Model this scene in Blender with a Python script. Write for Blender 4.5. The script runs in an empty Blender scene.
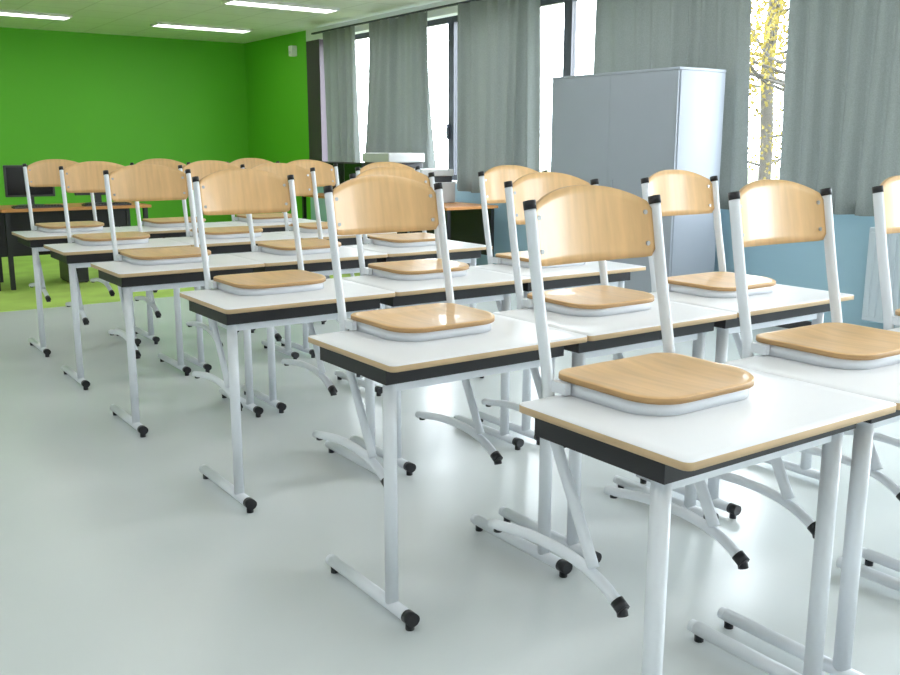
import bpy, bmesh, math, random
from mathutils import Vector, Matrix
random.seed(7)
scene=bpy.context.scene
try:
    scene.view_settings.view_transform='Standard'; scene.view_settings.look='None'; scene.view_settings.exposure=.16
except Exception: pass

# ---------------------------------------------------------------- materials
def mat(name,col,rough=.5,metal=0.,spec=.5,noise=None,bump=None,trans=0.,coat=0.):
    m=bpy.data.materials.new(name); m.use_nodes=True; nt=m.node_tree; b=nt.nodes['Principled BSDF']
    b.inputs['Base Color'].default_value=(*col,1); b.inputs['Roughness'].default_value=rough
    b.inputs['Metallic'].default_value=metal; b.inputs['Specular IOR Level'].default_value=spec
    b.inputs['Coat Weight'].default_value=coat
    tc=nt.nodes.new('ShaderNodeTexCoord')
    if noise:
        sc,amt=noise[:2]
        mp=nt.nodes.new('ShaderNodeMapping'); nt.links.new(tc.outputs['Object'],mp.inputs[0])
        if len(noise)>2: mp.inputs['Scale'].default_value=noise[2]
        n=nt.nodes.new('ShaderNodeTexNoise'); n.inputs['Scale'].default_value=sc; n.inputs['Detail'].default_value=6
        nt.links.new(mp.outputs[0],n.inputs['Vector'])
        r=nt.nodes.new('ShaderNodeValToRGB'); nt.links.new(n.outputs['Fac'],r.inputs[0])
        r.color_ramp.elements[0].position=.3; r.color_ramp.elements[1].position=.7
        r.color_ramp.elements[0].color=(*[c*(1-amt) for c in col],1)
        r.color_ramp.elements[1].color=(*[min(1,c*(1+amt)) for c in col],1)
        nt.links.new(r.outputs[0],b.inputs['Base Color'])
    if bump:
        n=nt.nodes.new('ShaderNodeTexNoise'); n.inputs['Scale'].default_value=bump[0]; nt.links.new(tc.outputs['Object'],n.inputs['Vector'])
        bp=nt.nodes.new('ShaderNodeBump'); bp.inputs['Strength'].default_value=bump[1]; bp.inputs['Distance'].default_value=.005
        nt.links.new(n.outputs['Fac'],bp.inputs['Height']); nt.links.new(bp.outputs[0],b.inputs['Normal'])
    if trans:
        t=nt.nodes.new('ShaderNodeBsdfTranslucent'); t.inputs[0].default_value=(*col,1)
        mx=nt.nodes.new('ShaderNodeMixShader'); mx.inputs[0].default_value=trans
        nt.links.new(b.outputs[0],mx.inputs[1]); nt.links.new(t.outputs[0],mx.inputs[2])
        nt.links.new(mx.outputs[0],nt.nodes['Material Output'].inputs[0])
    return m
def emis(name,col,s):
    m=bpy.data.materials.new(name); m.use_nodes=True; nt=m.node_tree; b=nt.nodes['Principled BSDF']
    b.inputs['Base Color'].default_value=(.9,.9,.9,1)
    b.inputs['Emission Color'].default_value=(*col,1); b.inputs['Emission Strength'].default_value=s
    return m
M_lam=mat('white_laminate',(.87,.88,.91),.33,noise=(3,.01))
M_edge=mat('beech_edge',(.66,.47,.27),.45,noise=(8,.10,(1,1,12)))
M_black=mat('black_steel',(.012,.012,.015),.45)
M_white=mat('white_powdercoat',(.84,.88,.93),.3,coat=.2)
M_cap=mat('black_plastic',(.010,.010,.014),.35)
M_ply=mat('beech_plywood',(.69,.43,.19),.36,noise=(5,.10,(9,1,1)),coat=.12)
M_plyedge=mat('plywood_edge',(.50,.30,.13),.5)
M_metal=mat('bolt_metal',(.5,.5,.5),.3,metal=1)
M_cab=mat('cabinet_paint',(.40,.435,.50),.5,noise=(1.5,.03))
M_cabd=mat('cabinet_gap',(.2,.22,.25),.6)
M_green=mat('green_paint',(.125,.50,.025),.6,noise=(.5,.06),bump=(60,.1))
M_blue=mat('blue_paint',(.38,.58,.69),.55,noise=(.8,.05))
M_wallw=mat('white_paint',(.82,.83,.82),.7,noise=(1,.02))
M_curt=mat('curtain_fabric',(.225,.25,.24),.85,noise=(120,.12),trans=.08)
M_frame=mat('dark_window_frame',(.03,.035,.05),.4)
M_panel=mat('dark_panel',(.07,.05,.07),.5)
M_rad=mat('radiator_enamel',(.62,.70,.76),.35)
M_wood2=mat('desk_wood',(.55,.24,.07),.4,noise=(4,.15,(1,10,1)))
M_plast=mat('grey_plastic',(.62,.63,.63),.45)
M_dplast=mat('dark_grey_plastic',(.05,.05,.055),.4)
M_screen=mat('screen_glass',(.01,.01,.012),.1)
M_paper=mat('paper',(.8,.8,.78),.7)

# ---------------------------------------------------------------- mesh builder
class MB:
    def __init__(s): s.bm=bmesh.new(); s.mats=[]
    def mi(s,m):
        if m not in s.mats: s.mats.append(m)
        return s.mats.index(m)
    def box(s,lo,hi,m,bev=0.,smooth=False):
        x0,y0,z0=lo; x1,y1,z1=hi; i=s.mi(m)
        vs=[s.bm.verts.new(p) for p in [(x0,y0,z0),(x1,y0,z0),(x1,y1,z0),(x0,y1,z0),(x0,y0,z1),(x1,y0,z1),(x1,y1,z1),(x0,y1,z1)]]
        fs=[s.bm.faces.new([vs[k] for k in f]) for f in [(3,2,1,0),(4,5,6,7),(0,1,5,4),(1,2,6,5),(2,3,7,6),(3,0,4,7)]]
        for f in fs: f.material_index=i
        if bev:
            es=set(e for f in fs for e in f.edges)
            r=bmesh.ops.bevel(s.bm,geom=list(es),offset=bev,segments=2,affect='EDGES',profile=.5,material=i)
        return vs
    def tube(s,pts,r,m,n=10,res=5,rz=None,capm=None,smooth_path=True):
        P=[Vector(p) for p in pts]
        if smooth_path and len(P)>2:
            Q=[]
            for k in range(len(P)-1):
                a=P[k-1] if k else P[0]*2-P[1]; b=P[k]; c=P[k+1]; d=P[k+2] if k+2<len(P) else P[-1]*2-P[-2]
                for j in range(res):
                    t=j/res
                    Q.append(.5*((2*b)+(c-a)*t+(2*a-5*b+4*c-d)*t*t+(3*b-a-3*c+d)*t**3))
            Q.append(P[-1]); P=Q
        i=s.mi(m); rings=[]; prevn=None
        for k,p in enumerate(P):
            t=(P[min(k+1,len(P)-1)]-P[max(k-1,0)]).normalized()
            if prevn is None:
                ref=Vector((1,0,0)) if abs(t.x)<.9 else Vector((0,0,1))
                nn=(ref-t*ref.dot(t)).normalized()
            else: nn=(prevn-t*prevn.dot(t)).normalized()
            prevn=nn; bb=t.cross(nn); rr=rz or r
            rings.append([s.bm.verts.new(p+nn*math.cos(2*math.pi*j/n)*r+bb*math.sin(2*math.pi*j/n)*rr) for j in range(n)])
        for a,b in zip(rings,rings[1:]):
            for j in range(n):
                f=s.bm.faces.new([a[j],a[(j+1)%n],b[(j+1)%n],b[j]]); f.material_index=i; f.smooth=True
        for rg in (list(reversed(rings[0])),rings[-1]):
            f=s.bm.faces.new(rg); f.material_index=i
    def puck(s,outline,zb,zt,mtop,mside,mbot=None,rings=((1,0),),zf=None,off=(0,0)):
        """outline list of (x,y) ccw; rings list of (scale, dz)"""
        cx=sum(p[0] for p in outline)/len(outline); cy=sum(p[1] for p in outline)/len(outline); n=len(outline)
        def ring(sc,z,fn=True):
            o=[]
            for x,y in outline:
                X=cx+(x-cx)*sc; Y=cy+(y-cy)*sc; zz=z+(zf(X,Y) if zf and fn else 0)
                o.append(s.bm.verts.new((X+off[0],Y+off[1],zz)))
            return o
        bot=ring(1,zb); prev=bot; f=s.bm.faces.new(list(reversed(bot))); f.material_index=s.mi(mbot or mside)
        for k,(sc,dz) in enumerate(rings):
            r=ring(sc,zt+dz)
            for j in range(n):
                f=s.bm.faces.new([prev[j],prev[(j+1)%n],r[(j+1)%n],r[j]])
                f.material_index=s.mi(mside if k==0 else mtop); f.smooth=(k>0 or n>16)
            prev=r
        f=s.bm.faces.new(prev); f.material_index=s.mi(mtop)
    def obj(s,name,loc=(0,0,0),rot=0,link=True,autosm=False):
        me=bpy.data.meshes.new(name); bmesh.ops.recalc_face_normals(s.bm,faces=s.bm.faces[:]); s.bm.to_mesh(me); s.bm.free()
        for m in s.mats: me.materials.append(m)
        return place(name,me,loc,rot)
def place(name,me,loc,rot=0):
    o=bpy.data.objects.new(name,me); o.location=loc; o.rotation_euler=(0,0,rot); scene.collection.objects.link(o); return o
def rrect(x0,y0,x1,y1,r,n=5):
    if not isinstance(r,(list,tuple)): r=[r]*4
    o=[]
    for k,(cx,cy,a0) in enumerate([(x1-r[0],y1-r[0],0),(x0+r[1],y1-r[1],90),(x0+r[2],y0+r[2],180),(x1-r[3],y0+r[3],270)]):
        for j in range(n+1):
            a=math.radians(a0+90*j/n); o.append((cx+r[k]*math.cos(a),cy+r[k]*math.sin(a)))
    return o

# ---------------------------------------------------------------- school table  (origin near-left floor corner)
TW,TD,TH=.698,.49,.768
def build_table():
    b=MB()
    ol=rrect(0,0,TW,TD,.018,4)
    b.puck(ol,TH-.0175,TH-.0015,M_lam,M_edge,M_edge,rings=((1,0),(.996,.0015),(.9,.0015)))
    zb,z1=TH-.072,TH-.0175
    b.box((.03,.080,zb),(.036,TD-.03,z1),M_black); b.box((TW-.036,.080,zb),(TW-.03,TD-.03,z1),M_black)
    b.box((.036,.080,zb),(TW-.036,.086,z1),M_black); b.box((.036,TD-.036,zb+.028),(TW-.036,TD-.03,z1),M_black)
    b.box((.036,.086,zb),(TW-.036,TD-.036,zb+.004),M_black)
    for x in (.062,TW-.062):
        b.tube([(x,.115,.04),(x,.115,zb)],.018,M_white,n=14,rz=.023)
        b.tube([(x,.03,.034),(x,TD-.02,.034)],.0195,M_white,n=14,rz=.018)
        b.tube([(x,.0,.034),(x,.035,.034)],.0205,M_cap,n=14,rz=.019)
        b.tube([(x,TD-.022,.034),(x,TD-.008,.034),(x,TD-.002,.034)],.0185,M_white,n=14,rz=.017)
        for y in (.02,TD-.03): b.tube([(x,y,0),(x,y,.03)],.013,M_cap,n=10)
        b.box((x-.024,.09,zb-.004),(x+.024,.145,zb),M_white)
    b.box((.062,.108,zb-.03),(TW-.062,.126,zb-.001),M_white)
    me=bpy.data.meshes.new('school_table'); bmesh.ops.recalc_face_normals(b.bm,faces=b.bm.faces[:]); b.bm.to_mesh(me); b.bm.free()
    for m in b.mats: me.materials.append(m)
    return me
# ---------------------------------------------------------------- school chair (origin: rear, underside of seat; faces -Y)
def build_chair():
    b=MB(); HW=.207
    for sx in (-1,1):
        x=sx*HW
        b.tube([(x,.082,.422),(x,.045,.22),(x,.006,.03),(x,-.004,-.05),(x,-.03,-.12),(x,-.10,-.25),(x,-.165,-.375)],.0115,M_white,n=12,rz=.017,res=6)
        b.tube([(x,.080,.415),(x,.0845,.435)],.013,M_cap,n=12,rz=.018)
        xs=x
        b.tube([(xs,.21,-.397),(xs,.06,-.375),(xs,-.08,-.375),(xs,-.18,-.395),(xs,-.25,-.430)],.0145,M_white,n=12,rz=.013,res=5)
        b.tube([(xs,.185,-.41),(xs,.185,-.395)],.011,M_cap,n=12)
        b.tube([(xs,-.24,-.424),(xs,-.262,-.438)],.0165,M_cap,n=12)
        b.tube([(xs,-.254,-.432),(xs,-.260,-.452)],.013,M_cap,n=12)
        b.box((x-.012 if sx>0 else x-.004,-.06,.004),(x+.004 if sx>0 else x+.012,.012,.03),M_white)
    b.tube([(-HW,.004,.016),(HW,.004,.016)],.009,M_white,n=10)
    ol=rrect(-.189,-.305,.189,.010,[.05,.05,.10,.10],7)
    b.puck(ol,.0,.030,M_white,M_white,rings=((1,0),(.97,.002)))
    ol2=rrect(-.197,-.314,.197,.014,[.055,.055,.105,.105],7)
    def dish(x,y):
        d=(x/.197)**2; e=((y+.14)/.175)
        return -.008*(1-min(1,d))*max(0,1-e*e) - .008*max(0,-e-.4)
    b.puck(ol2,.032,.044,M_ply,M_plyedge,rings=((1,0),(.985,.002),(.93,.0025),(.8,.001),(.6,0),(.35,-.001),(.1,-.001)),zf=dish)
    nu,nv=22,8; W=.203
    def bp(u,v,side):
        zt=.413+.052*(1-abs(u)**2.3)-(.022*max(0,(abs(u)-.9)/.1)**2)
        zb=.280+.004*(u*u)+.03*max(0,(abs(u)-.88)/.12)**2
        z=zb+(zt-zb)*v
        y=.014+.045+(z-.30)*.18+.035*(1-u*u)+side
        return (u*W,y,z)
    g={}
    for s_,off in ((0,0.),(1,.010)):
        for i in range(nu+1):
            for j in range(nv+1): g[s_,i,j]=b.bm.verts.new(bp(-1+2*i/nu,j/nv,off))
    mp,me_=b.mi(M_ply),b.mi(M_plyedge)
    for i in range(nu):
        for j in range(nv):
            f=b.bm.faces.new([g[0,i,j],g[0,i+1,j],g[0,i+1,j+1],g[0,i,j+1]]); f.material_index=mp; f.smooth=True
            f=b.bm.faces.new([g[1,i,j+1],g[1,i+1,j+1],g[1,i+1,j],g[1,i,j]]); f.material_index=mp; f.smooth=True
    for i in range(nu):
        for j in (0,nv):
            f=b.bm.faces.new([g[0,i,j],g[1,i,j],g[1,i+1,j],g[0,i+1,j]]); f.material_index=me_
    for j in range(nv):
        for i in (0,nu):
            f=b.bm.faces.new([g[0,i,j],g[0,i,j+1],g[1,i,j+1],g[1,i,j]]); f.material_index=me_
    for sx in (-1,1):
        for z in (.317,.395):
            y=.014+.045+(z-.30)*.18+.035*(1-.87**2)
            b.tube([(sx*.177,y-.003,z),(sx*.177,y+.002,z)],.006,M_metal,n=10)
    me=bpy.data.meshes.new('school_chair'); bmesh.ops.recalc_face_normals(b.bm,faces=b.bm.faces[:]); b.bm.to_mesh(me); b.bm.free()
    for m in b.mats: me.materials.append(m)
    return me
TM=build_table(); CM=build_chair()
rowsXY=[(.0403,-.9468),(0,0),(-.0189,1.0594),(-.0551,2.2003),(-.0441,3.2411),(-.0284,4.2287)]
for r,(x0,y0) in enumerate(rowsXY):
    for k in range(3):
        jx=x0+k*.7; jy=y0
        place('school_table',TM,(jx,jy,0))
        dx=random.uniform(-.012,.012) if (r>1 or k) else 0
        cx=.332 if r==0 else .354
        if k: cx=.368
        place('school_chair',CM,(jx+cx+dx,jy+TD+.032,TH+.0005),random.uniform(-.03,.03) if (r>1 or k) else 0)

# ---------------------------------------------------------------- room
def S(y): return -2.012+(y+2.012)*1.0137
XW,XL,YB,YF,H=4.78,-3.6,11.92,-4.2,2.845
def simple(name,boxes):
    b=MB()
    for lo,hi,m in boxes: b.box(lo,hi,m)
    return b.obj(name)
M_floor=mat('vinyl_floor',(.71,.755,.755),.25,noise=(1.1,.03),spec=.45)
M_gfloor=mat('green_vinyl_floor',(.46,.66,.14),.6,noise=(3,.12))
simple('floor',[((XL,YF,-.1),(XW+.3,YB,0),M_floor)])
b=MB(); b.box((XL,6.2,0),(XW,YB,.004),M_gfloor); b.obj('floor_green')
mc=bpy.data.materials.new('ceiling_tiles'); mc.use_nodes=True; nt=mc.node_tree; bs=nt.nodes['Principled BSDF']; bs.inputs['Roughness'].default_value=.8
tc=nt.nodes.new('ShaderNodeTexCoord'); br=nt.nodes.new('ShaderNodeTexBrick'); br.offset=0; br.inputs['Scale'].default_value=1
br.inputs['Brick Width'].default_value=.6; br.inputs['Row Height'].default_value=.6; br.inputs['Mortar Size'].default_value=.012
br.inputs['Color1'].default_value=(.89,.91,.90,1); br.inputs['Color2'].default_value=(.87,.89,.88,1); br.inputs['Mortar'].default_value=(.76,.78,.76,1)
nt.links.new(tc.outputs['Object'],br.inputs['Vector']); nt.links.new(br.outputs['Color'],bs.inputs['Base Color'])
simple('ceiling',[((XL,YF,H),(XW+.3,YB,H+.1),mc)])
simple('wall_back',[((XL,YB,0),(XW+.3,YB+.15,H),M_green)])
simple('wall_left',[((XL-.15,YF,0),(XL,YB,H),M_wallw)])
simple('wall_front',[((XL,YF-.15,0),(XW+.3,YF,H),M_wallw)])
SILL,HEAD=.95,2.70
piers=[9.50,8.20,6.68,4.80,2.92,.80,-1.30,-3.35]
bx=[((XW,9.88,0),(XW+.3,YB,H),M_green),((XW,YF,0),(XW+.3,9.88,SILL),M_blue),((XW,YF,HEAD),(XW+.3,9.88,H),M_wallw),
    ((XW,9.50,SILL),(XW+.3,9.88,HEAD),M_panel),((XW,YF,SILL),(XW+.3,-3.35,HEAD),M_wallw)]
simple('wall_right',bx)
simple('trim_sill',[((XW-.03,-3.35,SILL-.03),(XW+.12,9.50,SILL+.002),M_wallw)])
simple('baseboard_right',[((XW-.015,YF,0),(XW,YB,.08),M_dplast)])
simple('baseboard_back',[((XL,YB-.015,0),(XW-.015,YB,.08),M_dplast)])
M_glass=bpy.data.materials.new('window_glass'); M_glass.use_nodes=True; nt=M_glass.node_tree
g=nt.nodes.new('ShaderNodeBsdfTransparent'); gl=nt.nodes.new('ShaderNodeBsdfGlossy'); gl.inputs['Roughness'].default_value=.02
mx=nt.nodes.new('ShaderNodeMixShader'); mx.inputs[0].default_value=.05; nt.links.new(g.outputs[0],mx.inputs[1]); nt.links.new(gl.outputs[0],mx.inputs[2]); nt.links.new(mx.outputs[0],nt.nodes['Material Output'].inputs[0])
for k in range(len(piers)-1):
    y1,y0=piers[k],piers[k+1]; b=MB(); x0,x1=XW+.13,XW+.19; fw=.055
    for (a,c) in ((y0,y0+fw),(y1-fw,y1)): b.box((x0,a,SILL),(x1,c,HEAD),M_frame)
    b.box((x0,y0+fw,SILL+.003),(x1,y1-fw,SILL+.06),M_frame); b.box((x0,y0+fw,HEAD-.06),(x1,y1-fw,HEAD),M_frame)
    b.box((x0-.03,y0+.02,1.40),(x0,y0+.04,1.56),M_frame); b.box((x0-.045,y0+.0,1.46),(x0-.03,y0+.05,1.48),M_frame)
    b.box((x0+.025,y0+fw,SILL+.06),(x0+.031,y1-fw,HEAD-.06),M_glass)
    b.obj('window_%d'%(k+1))
def curtain(top,bot,zt=2.75,zb=.86,folds=9,amp=.045,seed=0,pw=1.0):
    top=[S(v) for v in top]; bot=[S(v) for v in bot]
    rnd=random.Random(seed); ph=[rnd.uniform(0,6.28) for _ in range(6)]
    b=MB(); nu=folds*12; nv=26; i=b.mi(M_curt); V=[]
    for j in range(nv+1):
        v=j/nv; z=zt+(zb-zt)*v; w=v**pw; a0=top[0]+(bot[0]-top[0])*w; a1=top[1]+(bot[1]-top[1])*w; row=[]
        for k in range(nu+1):
            u=k/nu; y=a0+(a1-a0)*u+.02*math.sin(2*math.pi*u*3+ph[3]+v*1.5)*v
            t=2*math.pi*folds*(u+.035*math.sin(6*u+ph[0]+v*1.0)+.012*math.sin(17*u+ph[4]))
            A=amp*(.65+.35*v)*(.75+.25*math.sin(9*u+ph[5]))
            x=XW-.10+A*(math.sin(t)+.28*math.sin(2*t+ph[2]))*.9+.012*math.sin(t*.37+ph[1]+v*2)
            row.append(b.bm.verts.new((x,y,z+(.012*math.sin(u*9+ph[2]) if j==nv else 0))))
        V.append(row)
    for j in range(nv):
        for k in range(nu):
            f=b.bm.faces.new([V[j][k],V[j][k+1],V[j+1][k+1],V[j+1][k]]); f.smooth=True; f.material_index=i
    return b.obj('curtain')
curtain((9.09,8.25),(9.09,8.21),folds=5,seed=1,amp=.06)
curtain((7.86,6.63),(8.16,6.50),folds=7,seed=2,amp=.06,pw=1.6)
curtain((6.14,4.88),(6.16,4.84),folds=7,seed=3,amp=.06)
curtain((4.13,2.54),(4.13,2.42),folds=9,seed=4,amp=.052)
curtain((2.19,.35),(2.14,.40),folds=10,seed=5,amp=.06)
curtain((-.2,-1.3),(-.2,-1.3),folds=6,seed=6,amp=.05)
simple('trim_curtain_rail',[((XW-.115,-3.4,2.75),(XW-.085,9.5,2.77),M_frame)])

# cabinet
b=MB(); x0,x1,y0,y1,h=4.10,4.61,2.71,4.08,1.885
b.box((x0+.02,y0,.05),(x1,y1,h-.02),M_cab,.003); b.box((x0+.03,y0+.01,0),(x1-.01,y1-.01,.05),M_cabd)
b.box((x0,y0-.004,h-.02),(x1,y1+.004,h),M_cab,.003)
ym=(y0+y1)/2
b.box((x0,y0+.006,.07),(x0+.019,ym-.0007,h-.022),M_cab,.001); b.box((x0,ym+.0007,.07),(x0+.019,y1-.006,h-.022),M_cab,.001)
b.box((x0-.012,ym-.06,.95),(x0,ym-.035,1.07),M_cab,.003)
b.obj('storage_cabinet')
# radiator
b=MB(); b.box((XW-.11,-.6,.17),(XW-.05,1.50,.80),M_rad,.008)
for k in range(41): y=-.57+k*.0505; b.box((XW-.118,y,.2),(XW-.11,y+.03,.77),M_rad,.003)
for y in (-.4,1.25): b.box((XW-.05,y-.02,.3),(XW-.001,y+.02,.34),M_rad); b.box((XW-.09,y-.02,0),(XW-.07,y+.02,.17),M_rad)
b.obj('radiator')
b=MB(); b.box((XW-.09,10.15,2.53),(XW,10.25,2.67),M_paper,.012); b.tube([(XW-.1,10.20,2.58),(XW-.088,10.20,2.58)],.02,M_plast,n=16); b.obj('motion_sensor')
# ceiling lights
M_lamp=emis('lamp_diffuser',(1.,.99,.97),7.0)
for xc in (-1.3,1.2,3.5):
    for yc in (10.3,7.9,5.5,3.1,.7,-1.6,-3.4):
        b=MB(); w,d=.64,.15; z=H-.03
        b.box((xc-w,yc-d,z),(xc+w,yc-d+.02,H),M_wallw); b.box((xc-w,yc+d-.02,z),(xc+w,yc+d,H),M_wallw)
        b.box((xc-w,yc-d+.02,z),(xc-w+.02,yc+d-.02,H),M_wallw); b.box((xc+w-.02,yc-d+.02,z),(xc+w,yc+d-.02,H),M_wallw)
        b.box((xc-w+.02,yc-d+.02,H-.015),(xc+w-.02,yc+d-.02,H-.001),M_lamp)
        b.obj('ceiling_light')

# ---------------------------------------------------------------- computer area
def desk(name,x0,y0,x1,y1,h=.75):
    b=MB(); b.box((x0,y0,h-.028),(x1,y1,h),M_wood2,.003)
    for (a,c) in ((x0+.03,y0+.03),(x1-.07,y0+.03),(x0+.03,y1-.07),(x1-.07,y1-.07)): b.box((a,c,.0045),(a+.04,c+.04,h-.028),M_black)
    if x1-x0>y1-y0: b.box((x0+.07,y1-.06,.25),(x1-.07,y1-.04,h-.03),M_black)
    else: b.box((x1-.06,y0+.07,.25),(x1-.04,y1-.07,h-.03),M_black)
    return b.obj(name)
def monitor(x,y,z,rot,w=.44,hh=.30):
    b=MB(); b.box((-w/2,-.02,.09),(w/2,.03,.09+hh),M_dplast,.006); b.box((-w/2+.02,-.022,.11),(w/2-.02,-.0195,.07+hh),M_screen)
    b.box((-.03,.0,.01),(.03,.03,.12),M_dplast); b.puck(rrect(-.12,-.08,.12,.1,.05),0,.012,M_dplast,M_dplast,rings=((1,0),(.95,.003)))
    return b.obj('computer_monitor',(x,y,z),rot)
def keyboard(x,y,z,rot):
    b=MB(); b.box((-.22,-.07,0),(.22,.07,.018),M_dplast,.004)
    for r_ in range(5):
        for c in range(15): b.box((-.21+c*.028,-.06+r_*.025,.018),(-.188+c*.028,-.04+r_*.025,.024),M_black)
    return b.obj('keyboard',(x,y,z),rot)
def tower(x,y,z,rot=0):
    b=MB(); b.box((-.09,-.2,.01),(.09,.2,.40),M_dplast,.005); b.box((-.075,-.204,.30),(.075,-.2,.34),M_plast); b.box((-.08,-.206,.03),(.08,-.2,.2),M_black)
    for sx in(-.07,.07): b.box((sx-.01,-.18,0),(sx+.01,.18,.01),M_black)
    return b.obj('computer_tower',(x,y,z),rot)
desk('computer_desk',-1.2,7.35,.35,8.05); desk('computer_desk',.38,7.35,1.75,8.05)
for x in (-.7,.05,.72,1.35):
    monitor(x,7.75,.75,random.uniform(-.1,.1)); keyboard(x,7.47,.75,0)
tower(.2,7.7,.0045); tower(1.05,7.7,.0045)
desk('side_desk',3.92,5.35,4.55,6.9); desk('side_desk',3.92,6.95,4.55,8.5)
monitor(4.2,8.1,.75,-math.pi/2+.3); monitor(4.2,7.6,.75,-math.pi/2)
def printer(x,y,z,w,d,h):
    b=MB(); b.box((-d/2,-w/2,0),(d/2,w/2,h*.62),M_plast,.012); b.box((-d/2+.03,-w/2+.03,h*.62),(d/2-.02,w/2-.03,h*.8),M_dplast,.01)
    b.box((-d/2+.01,-w/2+.01,h*.8),(d/2-.01,w/2-.01,h),M_plast,.012); b.box((-d/2-.012,-w/2+.06,h*.1),(-d/2,w/2-.06,h*.28),M_dplast,.003)
    b.box((-d/2-.10,-w/2+.10,h*.64),(-d/2+.03,w/2-.10,h*.66),M_plast); b.box((-d/2-.08,-w/2+.12,h*.66),(-d/2+.03,w/2-.12,h*.68),M_paper)
    return b.obj('office_printer',(x,y,z))
printer(4.26,6.85,.75,.58,.48,.50); printer(4.26,6.2,.75,.46,.42,.34)

# ---------------------------------------------------------------- outside
M_grass=mat('grass',(.10,.11,.05),.9,noise=(2,.3)); simple('ground_outside',[((XW+.4,-25,-.4),(60,50,-.3),M_grass)])
M_bark=mat('bark',(.02,.015,.01),.9,noise=(12,.3)); M_leaf=mat('autumn_leaves',(.13,.10,.015),.7,noise=(1.5,.45),trans=.3,spec=.1)
def tree(x,y,s,seed,nl=2600):
    rnd=random.Random(seed); b=MB(); b.tube([(0,0,0),(.05,.02,1.2),(0,.05,2.4),(.1,0,4)],.09,M_bark,n=8)
    tips=[]
    for k in range(16):
        a=rnd.uniform(0,6.28); z0=rnd.uniform(.9,3.8); L=rnd.uniform(.9,1.9)*(1.1-.15*z0+.2)
        e=(math.cos(a)*L,math.sin(a)*L,z0+rnd.uniform(.2,.9)); m_=(e[0]*.5,e[1]*.5,z0+.15)
        b.tube([(0,0,z0),m_,e],.022,M_bark,n=5,res=3); tips+= [Vector(e),Vector(m_)*.4+Vector(e)*.6]
    i=b.mi(M_leaf)
    for k in range(nl):
        t=rnd.choice(tips); p=t+Vector((rnd.gauss(0,.33),rnd.gauss(0,.33),rnd.gauss(0,.28))); q=Vector((rnd.gauss(0,1),rnd.gauss(0,1),rnd.gauss(0,1))).normalized(); r_=q.orthogonal().normalized(); u=q.cross(r_); w=.035
        f=b.bm.faces.new([b.bm.verts.new(p+r_*w),b.bm.verts.new(p+u*w*.7),b.bm.verts.new(p-r_*w),b.bm.verts.new(p-u*w*.7)]); f.material_index=i
    o=b.obj('autumn_tree',(x,y,-.3)); o.scale=(s,s,s)
tree(10.4,6.2,1.1,1,5200); tree(13.5,8.9,1.3,2,4200)

# ---------------------------------------------------------------- light
w=bpy.data.worlds.new('sky'); scene.world=w; w.use_nodes=True; bg=w.node_tree.nodes['Background']; bg.inputs[0].default_value=(.86,.94,1,1); bg.inputs[1].default_value=18
for k in range(len(piers)-1):
    y1,y0=piers[k],piers[k+1]; L=bpy.data.lights.new('window_portal','AREA'); L.shape='RECTANGLE'; L.size=HEAD-SILL; L.size_y=y1-y0; L.cycles.is_portal=True
    o=bpy.data.objects.new('window_portal',L); o.location=(XW+.28,(y0+y1)/2,(SILL+HEAD)/2); o.rotation_euler=(0,math.radians(90),0); scene.collection.objects.link(o)

# ---------------------------------------------------------------- camera
F,yaw,pit,rol=937.2555,.6152,.2018,.0017; C=Vector((-1.2383,-2.012,1.3275))
f=Vector((math.sin(yaw)*math.cos(pit),math.cos(yaw)*math.cos(pit),-math.sin(pit))); r=Vector((math.cos(yaw),-math.sin(yaw),0)); u=r.cross(f)
r2=r*math.cos(rol)+u*math.sin(rol); u2=-r*math.sin(rol)+u*math.cos(rol)
cd=bpy.data.cameras.new('camera'); cd.sensor_width=36; cd.lens=F/900*36; cd.clip_end=200
co=bpy.data.objects.new('camera',cd); scene.collection.objects.link(co)
m=Matrix((r2,u2,-f)).transposed().to_4x4(); m.translation=C; co.matrix_world=m
scene.camera=co
